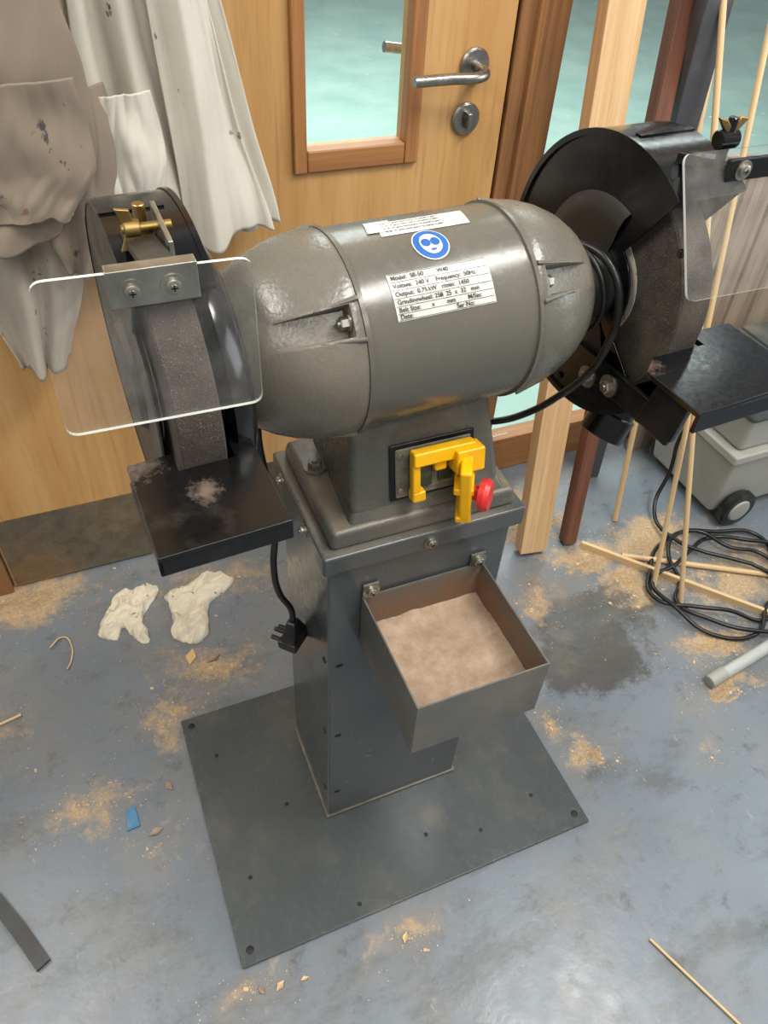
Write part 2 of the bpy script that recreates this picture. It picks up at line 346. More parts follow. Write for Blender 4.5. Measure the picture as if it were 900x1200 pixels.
hexa('neck',[(.252,.205,.770),(.460,.205,.770),(.460,.375,.770),(.262,.375,.770)],[(.258,.236,.93),(.432,.236,.93),(.432,.342,.93),(.258,.342,.93)],M['neck'],G,.009)
hexa('neck_foot',[(.247,.199,.770),(.466,.199,.770),(.466,.38,.770),(.257,.38,.770)],[(.256,.210,.790),(.456,.210,.790),(.456,.37,.790),(.266,.37,.790)],M['neck'],G,.006)
for i,p in enumerate([(.243,.318,.774),(.468,.345,.774)]):
    bolt('flange_bolt_%d'%i,p,(0,0,1),.0095,.011,M['zinc'] if i else M['neck'],G)
H=empty('grinding_head')
YC,ZC=.288,.994
XL,XR,R=.248,.452,.109
lathe('motor_body',[(0,.10),(0,R+.0025),(.005,R+.003),(.0055,R),(XR-XL-.0055,R),(XR-XL-.005,R+.003),(XR-XL,R+.0025),(XR-XL,.10)],(XL,YC,ZC),(1,0,0),M['body'],H,128)
def radial(x,phi,r):
    a=math.radians(phi);return Vector((x,YC-r*math.cos(a),ZC+r*math.sin(a)))
def rdir(phi):
    a=math.radians(phi);return Vector((0,-math.cos(a),math.sin(a)))
NOTCH=(38,128,-52,218)
def make_cap(side,xs,sg,k):
    capp=[(0,.0),(0,R+.0015),(.012,R+.0015),(.030,R-.001),(.050,R-.007),(.070,R-.017),(.086,R-.029),(.097,R-.041),(.104,R-.051),(.107,R-.060),(.108,.0)]
    capp=[(h*k,r) for h,r in capp]
    cap=lathe('end_cap_'+side,capp,(xs,YC,ZC),(sg,0,0),M['cast'],H,128,60)
    cuts=[]
    for i,phi in enumerate(NOTCH):
        fr=Matrix.Translation(radial(xs,phi,R))@Matrix((Vector((sg,0,0)),Vector((0,math.sin(math.radians(phi)),math.cos(math.radians(phi))))*sg,rdir(phi))).transposed().to_4x4()
        bm=bmesh.new()
        P=[fr@Vector(q) for q in ((.010,-.014,-.020),(.095,-.012,-.020),(.095,.012,-.020),(.010,.014,-.020),(.010,-.018,.03),(.095,-.014,.03),(.095,.014,.03),(.010,.018,.03))]
        v=[bm.verts.new(q) for q in P]
        for f in ((0,3,2,1),(4,5,6,7),(0,1,5,4),(1,2,6,5),(2,3,7,6),(3,0,4,7)): bm.faces.new([v[q] for q in f])
        bmesh.ops.recalc_face_normals(bm,faces=bm.faces)
        c=fromb('cut',bm,M['cast'],None);cuts.append(c)
        md=cap.modifiers.new('c%d'%i,'BOOLEAN');md.operation='DIFFERENCE';md.object=c;md.solver='EXACT'
    bv=cap.modifiers.new('bv','BEVEL');bv.width=.0015;bv.segments=2;bv.limit_method='ANGLE';bv.angle_limit=math.radians(40)
    bpy.context.view_layer.update()
    dg=bpy.context.evaluated_depsgraph_get()
    me=bpy.data.meshes.new_from_object(cap.evaluated_get(dg))
    cap.modifiers.clear();cap.data=me
    for p in me.polygons: p.use_smooth=True
    me.set_sharp_from_angle(angle=math.radians(38))
    for c in cuts: bpy.data.objects.remove(c,do_unlink=True)
    for i,phi in enumerate(NOTCH):
        p=radial(xs+sg*.0105,phi,R-.009)
        cyl('washer_%s%d'%(side,i),p,p+Vector((sg*.002,0,0)),.0088,M['zinc'],H)
        bolt('through_bolt_%s%d'%(side,i),p+Vector((sg*.001,0,0)),(sg,0,0),.0068,.009,M['zinc'],H,False)
        fr=Matrix.Translation(radial(xs,phi,R))@Matrix((Vector((sg,0,0)),Vector((0,math.sin(math.radians(phi)),math.cos(math.radians(phi))))*sg,rdir(phi))).transposed().to_4x4()
        for s in (-1,1):
            hexa('lug_%s%d'%(side,i),[fr@Vector(q) for q in ((.0,s*.017,-.006),(.060,s*.013,-.024),(.060,s*.019,-.026),(.0,s*.025,-.008))],
                 [fr@Vector(q) for q in ((.0,s*.018,.0045),(.045,s*.014,-.004),(.045,s*.017,-.005),(.0,s*.022,.0035))],M['cast'],H,.002)
make_cap('l',XL,-1,1.14);make_cap('r',XR,1,1.04)
def patch(name,xa,xb,pa,pb,mat,off=.0007,parent=None,skew=0):
    bm=bmesh.new();nx,ny=8,14;g=[]
    for j in range(ny+1):
        ph=pa+(pb-pa)*j/ny
        g.append([bm.verts.new(radial(xa+(xb-xa)*i/nx+skew*(j/ny),ph,R+off)) for i in range(nx+1)])
    for j in range(ny):
        for i in range(nx): bm.faces.new((g[j][i],g[j][i+1],g[j+1][i+1],g[j+1][i]))
    bmesh.ops.recalc_face_normals(bm,faces=bm.faces)
    return fromb(name,bm,mat,H,True)
def txt(body,x,phi,size,mat,off=.0014,name='print',align='LEFT'):
    cu=bpy.data.curves.new(name,'FONT');cu.body=body;cu.size=size;cu.offset=.00012;cu.align_x=align;cu.align_y='CENTER';cu.materials.append(mat)
    o=bpy.data.objects.new(name,cu);link(o,H)
    up=Vector((0,math.sin(math.radians(phi)),math.cos(math.radians(phi))))
    o.matrix_local=Matrix.Translation(radial(x,phi,R+off))@Matrix((Vector((1,0,0)),up,rdir(phi))).transposed().to_4x4();return o
patch('rating_label',.284,.396,32.5,57,M['labelm'])
LP=[(54.5,['Model:  SB-50','W40'],(.287,.338)),(50.2,['Voltage:  240','V    Frequency:  50Hz'],(.287,.323)),(46.0,['Output:  0.75','kW   r/min:  1450'],(.287,.323)),(41.9,['Grindingwheel: 250','x  25  x  32   mm'],(.287,.334)),(38.0,['Belt Size:       x','mm        M/Sec'],(.287,.340)),(34.6,['Date:','Ser No:'],(.287,.350))]
for ph,ss,xx in LP:
    for s,x in zip(ss,xx): txt(s,x,ph,.0064,M['ink'])
for j,ph in enumerate((56.6,52.4,48.1,43.9,39.9,36.2,33.0)): patch('label_rule_%d'%j,.285,.395,ph-.12,ph+.12,M['ink'],.0011)
patch('warning_sticker',.300,.402,82,97,M['white'],skew=.004)
for j in range(4): txt('wear eye protection and keep guards in place',.308,94.5-3*j,.0036,M['ink'])
patch('torn_sticker',.288,.316,86,99,M['white'],.0013,skew=.006)
def disc(name,x,phi,r,mat,off,r0=0,a0=0,a1=360,ex=1,ey=1):
    bm=bmesh.new();n=40
    def P(rr,t_):
        u=rr*math.cos(t_)*ex;v=rr*math.sin(t_)*ey;return radial(x+u,phi+math.degrees(v/R),R+off)
    prev=None
    for i in range(n+1):
        t_=math.radians(a0+(a1-a0)*i/n)
        cur=(bm.verts.new(P(r0,t_)),bm.verts.new(P(r*.55+r0*.45,t_)),bm.verts.new(P(r,t_)))
        if prev:
            for k in range(2): bm.faces.new((prev[k],prev[k+1],cur[k+1],cur[k]))
        prev=cur
    bmesh.ops.remove_doubles(bm,verts=bm.verts,dist=1e-6);bmesh.ops.recalc_face_normals(bm,faces=bm.faces)
    return fromb(name,bm,mat,H,True)
bx,bp=.345,71
disc('sticker_white_ring',bx,bp,.0200,M['white'],.0009)
disc('sticker_blue',bx,bp,.0185,M['blue'],.0013)
disc('sticker_head',bx,bp,.0120,M['white'],.0017,ey=1.08)
disc('sticker_goggle_l',bx-.0052,bp+.8,.0050,M['blue'],.0021)
disc('sticker_goggle_r',bx+.0052,bp+.8,.0050,M['blue'],.0021)
disc('sticker_mouth',bx,bp-4.2,.0035,M['blue'],.0021,ey=.35)

def guard(side,xin,xout,sg,RG):
    a0,a1=54,322
    def pt(r,a): a=math.radians(a);return (YC-r*math.cos(a),ZC+r*math.sin(a))
    N=60
    outer=[pt(RG,a0+(a1-a0)*i/N) for i in range(N+1)]
    inner=[pt(.068,a1+(360+a0-a1)*i/14) for i in range(15)]
    e=sg*.003
    prism('inner_plate_'+side,outer+inner,'X',xin,xin+e,M['black'],H,.001)
    inner2=[pt(.10,a1+(360+a0-a1)*i/14) for i in range(15)]
    prism('outer_cover_'+side,outer+inner2,'X',xout-e,xout,M['blackdust'] if side=='l' else M['black'],H,.001)
    def band(nm,xa,xb,ro,ri,mat,b0,b1,n=N):
        bm=bmesh.new();prev=None
        for i in range(n+1):
            a=b0+(b1-b0)*i/n;cur=[]
            for (x,r) in [(xa,ro),(xb,ro),(xb,ri),(xa,ri)]:
                y,z=pt(r,a);cur.append(bm.verts.new((x,y,z)))
            if prev:
                for k in range(4): bm.faces.new((prev[k],prev[(k+1)%4],cur[(k+1)%4],cur[k]))
            else: bm.faces.new(cur)
            prev=cur
        bm.faces.new(prev[::-1]);bmesh.ops.recalc_face_normals(bm,faces=bm.faces)
        return fromb(nm,bm,mat,H,True)
    band('rim_band_'+side,xin-sg*.001,xout+sg*.001,RG+.0015,RG-.002,M['black'],a0,a1)
    band('rim_joint_'+side,xin-sg*.003,xout+sg*.003,RG+.0035,RG,M['black'],a0,a0+9,8)
    band('rim_joint2_'+side,xin+sg*.012,xout+sg*.001,RG+.0032,RG,M['black'],a0+34,a0+37,4)
    band('rim_lip_'+side,xin-sg*.004,xin+sg*.001,RG+.003,RG-.004,M['black'],a0,a1)
    lathe('cover_boss_'+side,[(0,.0),(0,.055),(.006,.05),(.010,.03),(.010,0)],(xout,YC,ZC),(sg,0,0),M['blackdust'],H,48)
    if side=='l':
        lathe('inner_drum_l',[(0,0),(0,.128),(.016,.124),(.024,.112),(.024,0)],(xin,YC,ZC),(1,0,0),M['black'],H,80,50)
        x_c=xin+.022
    else:
        x_c=xin
        bm=bmesh.new();prev=None
        for i in range(49):
            a=a0+16+(a1-a0-28)*i/48;cur=[]
            for (h,r) in ((0,.104),(.005,.096),(.005,.080),(.001,.062),(.001,.045)):
                y,z=pt(r,a);cur.append(bm.verts.new((xin-sg*(h+.0005),y,z)))
            if prev:
                for k in range(4): bm.faces.new((prev[k],prev[k+1],cur[k+1],cur[k]))
            prev=cur
        bmesh.ops.recalc_face_normals(bm,faces=bm.faces);fromb('dish_'+side,bm,M['blackdust'],H,True,ang=60)
    lathe('collar_'+side,[(0,.0),(0,.046),(.008,.045),(.013,.038),(.030,.036),(.030,0)],(x_c,YC,ZC),(-sg,0,0),M['blackdust'],H,64)
guard('l',.106,.040,-1,.162)
guard('r',.602,.690,1,.167)
def wheel(side,xa,xb):
    Rw_=.140;c=.002
    lathe('grinding_wheel_'+side,[(0,.02),(0,Rw_-c),(c,Rw_),(xb-xa-c,Rw_),(xb-xa,Rw_-c),(xb-xa,.02)],(xa,YC,ZC),(1,0,0),M['stone'],H,96)
    lathe('wheel_blotter_'+side,[(0,.0),(0,.068),(xb-xa+.002,.068),(xb-xa+.002,0)],(xa-.001,YC,ZC),(1,0,0),M['blot'],H,64)
    lathe('wheel_flange_'+side,[(0,.0),(0,.046),(xb-xa+.010,.046),(xb-xa+.010,0)],(xa-.005,YC,ZC),(1,0,0),M['blackdust'],H,64)
    cyl('spindle_'+side,(min(xa,XL-.1),YC,ZC),(max(xb,XR+.1),YC,ZC),.014,M['steel'],H)
wheel('l',.051,.092);wheel('r',.614,.658)

prism('rest_table_l',[(.003,.048),(.117,.048),(.119,.172),(.098,.172),(.098,.145),(.046,.145),(.046,.170),(.005,.168)],'Z',.977,.984,M['rest'],H,.0015)
box('rest_lip_l',.003,.117,.048,.052,.962,.980,M['rest'],H,.001)
box('rest_lip_ls',.003,.007,.048,.15,.964,.980,M['rest'],H,.001)
box('rest_arm_l',.106,.113,.07,.21,.944,.976,M['rest'],H,.002)
cyl('rest_knob_l',(.060,.085,.977),(.060,.085,.954),.012,M['black'],H)
prism('rest_table_r',[(.564,.040),(.730,.044),(.730,.172),(.664,.172),(.664,.145),(.606,.145),(.590,.146),(.564,.126)],'Z',.965,.972,M['restclean'],H,.0015)
box('rest_lip_r',.564,.730,.040,.045,.946,.968,M['restclean'],H,.001)
box('rest_arm_r',.588,.596,.085,.27,.885,.922,M['black'],H,.003)
hexa('rest_web_r',[(.587,.080,.895),(.596,.080,.895),(.596,.14,.885),(.587,.14,.885)],[(.587,.070,.966),(.596,.070,.966),(.596,.12,.966),(.587,.12,.966)],M['black'],H,.002)
for i,p in enumerate([(.588,.235,.888),(.588,.195,.900)]): bolt('rest_bolt_%d'%i,p,(-1,0,0),.009,.009,M['zinc'],H)
for i,p in enumerate([(.602,.165,1.085),(.602,.42,1.02),(.602,.30,.845)]): bolt('plate_bolt_%d'%i,p,(-1,0,0),.005,.004,M['black'],H,False)
lathe('dust_spout_r',[(0,.0),(0,.027),(.035,.027),(.037,.031),(.070,.031),(.070,.026),(.05,.026),(.05,0)],(.660,.225,.855),(-.55,-.1,-1),M['black'],H,40)
lathe('dust_spout_l',[(0,.0),(0,.026),(.045,.026),(.047,.030),(.065,.030),(.065,.025),(.05,.025),(.05,0)],(.073,.30,.850),(0,.1,-1),M['black'],H,40)
def shield(side,corners,par):
    bl,br,tr_,tl=[Vector(c) for c in corners]
    bm=bmesh.new();pts=[]
    for (a,b,c) in ((tl,bl,br),(bl,br,tr_),(br,tr_,tl),(tr_,tl,bl)):
        d1=(a-b).normalized()*.010;d2=(c-b).normalized()*.010
        for k in range(6):
            s=k/5;pts.append(b+d1*(1-s)**2+d2*s**2)
    nn=(br-bl).cross(tl-bl).normalized()*.0032
    A=[bm.verts.new(p) for p in pts];B=[bm.verts.new(p+nn) for p in pts];bm.faces.new(A);bm.faces.new(B[::-1]);k=len(A)
    for i in range(k):
        f=bm.faces.new((A[i],B[i],B[(i+1)%k],A[(i+1)%k]));f.material_index=1
    bmesh.ops.recalc_face_normals(bm,faces=bm.faces)
    return fromb('eye_shield_'+side,bm,None,par,mats=[M['acryl'],M['acedge']])
shield('l',[(-.024,.102,1.064),(.128,.102,1.062),(.127,.100,1.188),(-.021,.100,1.191)],G)
shield('r',[(.565,.112,1.071),(.715,.112,1.071),(.715,.178,1.190),(.565,.178,1.190)],G)
box('shield_bracket_l',.027,.088,.094,.0975,1.165,1.192,M['zinc'],G,.001)
box('shield_bracket_lt',.027,.088,.094,.106,1.190,1.1925,M['zinc'],G,.001)
for i,x in enumerate((.042,.070)): screw('shield_screw_l%d'%i,(x,.094,1.177),(0,-1,0),.0055,.0035,M['zinc'],G)
hexa('shield_arm_l',[(.052,.104,1.184),(.076,.104,1.184),(.076,.235,1.148),(.052,.235,1.148)],[(.052,.104,1.190),(.076,.104,1.190),(.076,.235,1.156),(.052,.235,1.156)],M['blackdust'],G,.001)
box('arm_bracket_l',.078,.082,.150,.225,1.150,1.182,M['zinc'],G,.001)
cyl('arm_screw_l',(.050,.19,1.177),(.088,.19,1.177),.0035,M['brass'],G)
cyl('arm_nut_l',(.052,.19,1.177),(.064,.19,1.177),.0065,M['brass'],G)
for i,s in enumerate((-1,1)):
    hexa('wing_l%d'%i,[(.054,.188,1.177),(.061,.188,1.177),(.061,.192,1.177),(.054,.192,1.177)],[(.047,.187,1.177+s*.017),(.058,.187,1.177+s*.015),(.058,.191,1.177+s*.015),(.047,.191,1.177+s*.017)],M['brass'],G,.001)
cyl('arm_screw2_l',(.068,.215,1.152),(.068,.215,1.185),.005,M['brass'],G)
cyl('arm_nut2_l',(.068,.215,1.160),(.068,.215,1.168),.0085,M['brass'],G,6)
box('shield_bracket_r',.612,.720,.160,.167,1.166,1.186,M['black'],G,.001)
screw('shield_screw_r0',(.630,.160,1.176),(0,-1,0),.006,.004,M['zinc'],G)
screw('shield_screw_r1',(.690,.160,1.176),(0,-1,0),.006,.004,M['zinc'],G)
hexa('shield_arm_r',[(.628,.167,1.170),(.648,.167,1.170),(.648,.25,1.150),(.628,.25,1.150)],[(.628,.167,1.180),(.648,.167,1.180),(.648,.25,1.162),(.628,.25,1.162)],M['black'],G,.001)
cyl('arm_nut_r',(.615,.19,1.195),(.637,.19,1.195),.009,M['black'],G)
cyl('arm_screw_r',(.627,.19,1.17),(.627,.19,1.215),.005,M['black'],G)
for i,s in enumerate((-1,1)):
    hexa('wing_r%d'%i,[(.622,.187,1.2),(.632,.187,1.2),(.632,.193,1.2),(.622,.193,1.2)],[(.620+s*.013,.186,1.216),(.63+s*.013,.186,1.214),(.63+s*.013,.192,1.214),(.620+s*.013,.192,1.216)],M['brass'],G,.001)
# catch tray
tx0,tx1,ty0,ty1,tz0,tz1=.262,.443,.006,.186,.546,.652
bm=bmesh.new();th=.0022
addbox(bm,tx0,tx1,ty0,ty0+th,tz0,tz1);addbox(bm,tx0,tx0+th,ty0+th,ty1,tz0,tz1);addbox(bm,tx1-th,tx1,ty0+th,ty1,tz0,tz1);addbox(bm,tx0+th,tx1-th,ty1-th,ty1,tz0,tz1);addbox(bm,tx0+th,tx1-th,ty0+th,ty1-th,tz0,tz0+th)
fromb('catch_tray',bm,M['tray'],G)
e=.0004
for nm,a in (('tray_liner_f',(tx0+th,tx1-th,ty0+th,ty0+th+e)),('tray_liner_l',(tx0+th,tx0+th+e,ty0+th,ty1-th)),('tray_liner_r',(tx1-th-e,tx1-th,ty0+th,ty1-th)),('tray_liner_b',(tx0+th,tx1-th,ty1-th-e,ty1-th))):
    box(nm,a[0],a[1],a[2],a[3],tz0+th,tz1-.002,M['trayin'],G)
for nm,x in (('tray_ear_l',tx0+.001),('tray_ear_r',tx1-.021)):
    box(nm,x,x+.022,ty1-.002,ty1+.0015,tz1-.01,tz1+.022,M['tray'],G,.001)
    screw(nm+'_bolt',(x+.011,ty1-.002,tz1+.010),(0,-1,0),.0075,.007,M['zinc'],G)
bm=bmesh.new();n=40;g=[]
for j in range(n+1):
    row=[]
    for i in range(n+1):
        x=tx0+th+e+(tx1-tx0-2*th-2*e)*i/n;y=ty0+th+e+(ty1-ty0-2*th-2*e)*j/n
        ed=min(i,n-i,j,n-j)/n
        z=.584+.006*max(0,.12-ed)/.12+.004*mnoise.noise(Vector((x*28,y*28,0)))+.0015*mnoise.noise(Vector((x*140,y*140,3)))
        row.append(bm.verts.new((x,y,z)))
    g.append(row)
for j in range(n):
    for i in range(n): bm.faces.new((g[j][i],g[j][i+1],g[j+1][i+1],g[j+1][i]))
fromb('dust_fill',bm,M['dust'],G,True,ang=80)
# switch
nrm=Vector((0,-.155,.031)).normalized()
upv=Vector((0,.031,.155)).normalized()
FM=Matrix((Vector((1,0,0)),upv,nrm)).transposed().to_4x4();FM.translation=Vector((.359,.2165,.830))
def lb(name,u0,u1,v0,v1,n0,n1,mat,b=.001,extra=None): return box(name,u0,u1,v0,v1,n0,n1,mat,G,b,FM@extra if extra else FM)
lb('switch_bezel',-.056,.056,-.038,.040,0,.004,M['rubber'],.002)
lb('switch_plate',-.050,.050,-.033,.035,.003,.007,M['swplate'],.002)
lb('switch_recess',-.032,.030,-.026,.028,.006,.0085,M['swplate'],.002)
lb('green_button',-.028,-.004,-.020,.018,.008,.014,M['green'],.003)
lb('stop_button',.004,.024,-.018,.016,.008,.013,M['green'],.003)
for i,(u,v) in enumerate([(-.044,-.022),(-.044,.026),(.044,.026)]):
    p=FM@Vector((u,v,.007));bolt('switch_screw_%d'%i,p,nrm,.004,.002,M['zinc'],G,False,False)
lb('flap_top',-.036,.046,.018,.037,.014,.030,M['yellow'],.003)
lb('flap_left',-.036,-.025,-.020,.024,.014,.026,M['yellow'],.003)
lb('flap_left_foot',-.036,-.018,-.033,-.018,.010,.026,M['yellow'],.003)
lb('flap_catch',-.006,.010,.004,.022,.014,.024,M['yellow'],.003)
lb('flap_hinge',.016,.054,.000,.032,.012,.038,M['yellow'],.003)
ex=Matrix.Translation((.034,0,.032))@Matrix.Rotation(math.radians(-30),4,'Y')@Matrix.Rotation(math.radians(12),4,'X')
lb('flap_door',-.009,.006,-.058,.024,-.018,.032,M['yellow'],.004,ex)
lb('flap_door_rib',-.016,.008,-.014,-.004,-.014,.030,M['yellow'],.002,ex)
lb('flap_door_edge',-.014,.006,-.060,-.050,-.018,.032,M['yellow'],.003,ex)
c0=FM@ex@Vector((.005,-.024,.012));c1=FM@ex@Vector((.030,-.024,.018))
lathe('estop_knob',[(0,.0),(0,.009),(.010,.010),(.011,.019),(.018,.021),(.024,.018),(.027,0)],c0,(c1-c0),M['red'],G,40)
# cables
tube('power_cord',[(.250,.33,.90),(.205,.31,.915),(.174,.29,.93),(.165,.288,.89),(.170,.288,.80),(.176,.285,.72),(.170,.283,.64),(.176,.286,.58),(.193,.288,.53),(.194,.288,.495)],.0048,M['rubber'],G)
pl=frameof((.194,.288,.505),(.05,-.02,-1))
pl=pl@Matrix.Rotation(math.radians(25),4,'Z')
hexa('plug_body',[pl@Vector(p) for p in ((-.008,-.008,0),(.008,-.008,0),(.008,.008,0),(-.008,.008,0))],[pl@Vector(p) for p in ((-.024,-.014,.040),(.024,-.014,.040),(.024,.012,.040),(-.024,.012,.040))],M['plug'],G,.004)
box('plug_face',-.024,.024,-.018,.014,.034,.052,M['plug'],G,.004,pl)
for i,(u,w_) in enumerate(((0,.038),(-.011,.045),(.011,.045))):
    box('plug_pin_%d'%i,u-.003,u+.003,-.036,-.016,w_-.002,w_+.004,M['plug'],G,.001,pl)
tube('motor_lead',[radial(.540,110,.052),radial(.556,80,.064),radial(.572,45,.072),radial(.578,10,.074),(.577,.215,.955),(.572,.225,.915),(.555,.25,.865),(.530,.275,.825),(.500,.30,.800),(.478,.315,.795),(.452,.315,.80)],.0048,M['rubber'],G)
tube('motor_lead_inner',[radial(.545,95,.058),radial(.553,60,.068),radial(.562,20,.072),radial(.562,-15,.070),radial(.555,-50,.062)],.0035,M['rubber'],H)
piv=Vector((.35,YC,0))
H.parent=G
H.matrix_local=Matrix.Translation(piv)@Matrix.Rotation(math.radians(3.2),4,'Z')@Matrix.Translation(-piv)

# ------------------------------------------------------------ coats
def coat(rows,yb,amp=.018,fr=5,seed=0,nu=80,nv=80,hem=0.0):
    bm=bmesh.new();g=[]
    for j in range(nv+1):
        v=j/nv;k=v*(len(rows)-1);i0=min(int(k),len(rows)-2);f=k-i0
        def cr(q):
            p0=rows[max(i0-1,0)][q];p1=rows[i0][q];p2=rows[i0+1][q];p3=rows[min(i0+2,len(rows)-1)][q]
            return .5*((2*p1)+(-p0+p2)*f+(2*p0-5*p1+4*p2-p3)*f*f+(-p0+3*p1-3*p2+p3)*f**3)
        z=rows[i0][0]*(1-f)+rows[i0+1][0]*f;xl,xr=cr(1),cr(2)
        row=[]
        for i in range(nu+1):
            u=i/nu
            a=amp*(.45+.75*v)
            uu=u+.05*math.sin(v*2.6+seed)
            ph=uu*fr*2*math.pi+seed
            fold=math.sin(ph)+.45*math.sin(ph*1.73+seed*2)
            fold=math.copysign(abs(fold)**.75,fold)
            y=yb-a*fold-.02*math.sin(math.pi*u)
            y+=.012*mnoise.noise(Vector((u*2.5+seed,v*2.5,seed)))+.004*mnoise.noise(Vector((u*9+seed,v*5+u*5,seed)))
            x=xl+(xr-xl)*u+.004*math.sin(v*5+u*4+seed)
            zz=z+hem*math.sin(u*math.pi*1.6+seed)*v+.010*mnoise.noise(Vector((u*4,seed,0)))*v
            row.append(bm.verts.new((x,y,zz)))
        g.append(row)
    for j in range(nv):
        for i in range(nu): bm.faces.new((g[j][i],g[j][i+1],g[j+1][i+1],g[j+1][i]))
    return bm
def mkcoat(name,rows,yb,mat,parent=None,**kw):
    o=fromb(name,coat(rows,yb,**kw),mat,parent,True,ang=80)
    s=o.modifiers.new('s','SOLIDIFY');s.thickness=.0025
    return o
c1=empty('lab_coat')
mkcoat('coat_body',[(1.62,.15,.20),(1.45,.10,.25),(1.19,.09,.295),(1.0,.08,.335),(.835,.06,.378)],.890,M['cwhite'],c1,amp=.016,fr=2.8,seed=1,hem=-.02)
mkcoat('coat_front',[(1.5,.19,.22),(1.2,.19,.270),(1.0,.195,.31),(.85,.20,.345)],.848,M['cwhite'],c1,amp=.010,fr=1.5,seed=4,hem=.015)
mkcoat('coat_pocket',[(1.085,.085,.175),(.99,.080,.18),(.91,.085,.17)],.838,M['cwhite'],c1,amp=.004,fr=.8,seed=2)
c2=empty('lab_coat')
mkcoat('coat_body',[(1.5,-.08,.08),(1.2,-.16,.09),(1.0,-.19,.08),(.86,-.16,.05),(.75,-.14,.02),(.635,-.115,-.025)],.885,M['ccream'],c2,amp=.014,fr=2.4,seed=3)
mkcoat('coat_back_panel',[(1.5,0,.12),(1.2,-.03,.13),(.95,-.03,.14),(.78,-.01,.13)],.925,M['cwhite'],c2,amp=.008,fr=2,seed=6)
c3=empty('work_apron')
mkcoat('apron_body',[(1.5,-.10,.04),(1.2,-.20,.075),(1.12,-.22,.090),(1.0,-.23,.075),(.91,-.20,.0)],.785,M['cbeige'],c3,amp=.012,fr=1.9,seed=5)
mkcoat('apron_pocket',[(1.13,-.08,.07),(1.02,-.085,.070),(.955,-.08,.035)],.755,M['cbeige'],c3,amp=.004,fr=.9,seed=8)
mkcoat('apron_fold',[(1.10,.03,.11),(1.0,.0,.115),(.90,-.01,.10),(.83,.0,.06)],.83,M['cbeige'],c3,amp=.009,fr=1.3,seed=9)
r_=empty('coat_hook_rail')
box('rail',-.2,.30,.955,.975,1.58,1.66,M['frameX'],r_,.003)
for i,x in enumerate((-.02,.02,.17)): tube('hook_%d'%i,[(x,.96,1.63),(x,.90,1.61),(x,.85,1.60),(x,.83,1.63)],.005,M['steel'],r_)

# ------------------------------------------------------------ timbers
def beam(name,p1,p2,w,t_,mat,side=(1,0,0),b=.002):
    p1,p2=Vector(p1),Vector(p2);d_=(p2-p1).normalized();s=Vector(side);s=(s-d_*s.dot(d_)).normalized()
    L=(p2-p1).length
    bm=bmesh.new();bmesh.ops.create_cube(bm,size=1)
    for v in bm.verts: v.co=Vector((v.co.x*w,v.co.y*t_,(v.co.z+.5)*L))
    o=fromb(name,bm,mat);bev(o,b)
    o.matrix_world=Matrix.Translation(p1)@Matrix((s,d_.cross(s),d_)).transposed().to_4x4()
    return o
beam('timber_post',(.935,.66,.012),(1.005,.93,1.55),.072,.040,M['pine'],(1,-.15,0))
beam('timber_batten',(1.045,.655,.006),(1.14,.925,1.5),.034,.034,M['redwood'],(1,-.1,0))
def stick(name,p1,p2,r=.006,mat=None):
    p1,p2=Vector(p1),Vector(p2);o=lathe(name,[(0,0),(0,r),((p2-p1).length,r),((p2-p1).length,0)],(0,0,0),(0,0,1),mat or M['dowel'],None,16)
    o.matrix_world=frameof(p1,p2-p1);return o
stick('wooden_dowel',(1.164,.443,.003),(1.30,.93,1.62),.006)
stick('wooden_dowel',(1.199,.379,.003),(1.13,.93,1.55),.006)
stick('wooden_dowel',(1.213,.680,.003),(1.235,.93,1.45),.007)
beam('wood_offcut',(1.071,.631,.008),(1.60,.02,.008),.022,.010,M['dowel'],(0,0,1))
stick('wooden_dowel',(1.15,.56,.008),(1.60,.30,.008),.007)
beam('steel_post',(1.25,.87,.0),(1.115,.80,1.5),.052,.04,M['post'],(1,-.2,0),.003)
for i,(xa,xb,zt,yy) in enumerate([(1.42,1.50,.84,.935),(1.505,1.60,.80,.935),(1.605,1.68,.86,.935),(1.685,1.80,.78,.935)]):
    beam('scrap_plank',((xa+xb)/2,yy-.015,.0),((xa+xb)/2+.02,yy+.015,zt),xb-xa-.006,.02,M['plank'])
T=empty('rolling_toolbox')
hexa('lower_body',[(1.47,.60,.03),(1.98,.60,.03),(1.98,.855,.03),(1.47,.855,.03)],[(1.44,.575,.24),(2.0,.575,.24),(2.0,.87,.24),(1.44,.87,.24)],M['boxgrey'],T,.014)
box('body_rim',1.43,2.01,.565,.88,.235,.262,M['boxgrey'],T,.006)
hexa('upper_body',[(1.45,.585,.262),(1.99,.585,.262),(1.99,.865,.262),(1.45,.865,.262)],[(1.445,.58,.36),(1.995,.58,.36),(1.995,.87,.36),(1.445,.87,.36)],M['boxgrey'],T,.012)
hexa('lid',[(1.43,.565,.362),(2.01,.565,.362),(2.01,.88,.362),(1.43,.88,.362)],[(1.45,.59,.43),(1.99,.59,.43),(1.99,.86,.43),(1.45,.86,.43)],M['boxdark'],T,.014)
for i in range(4): box('lid_rib_%d'%i,1.50+.11*i,1.56+.11*i,.60,.85,.428,.437,M['boxdark'],T,.004)
box('latch_f',1.60,1.68,.555,.575,.31,.40,M['plug'],T,.004)
box('latch_l',1.425,1.442,.68,.76,.30,.40,M['plug'],T,.004)
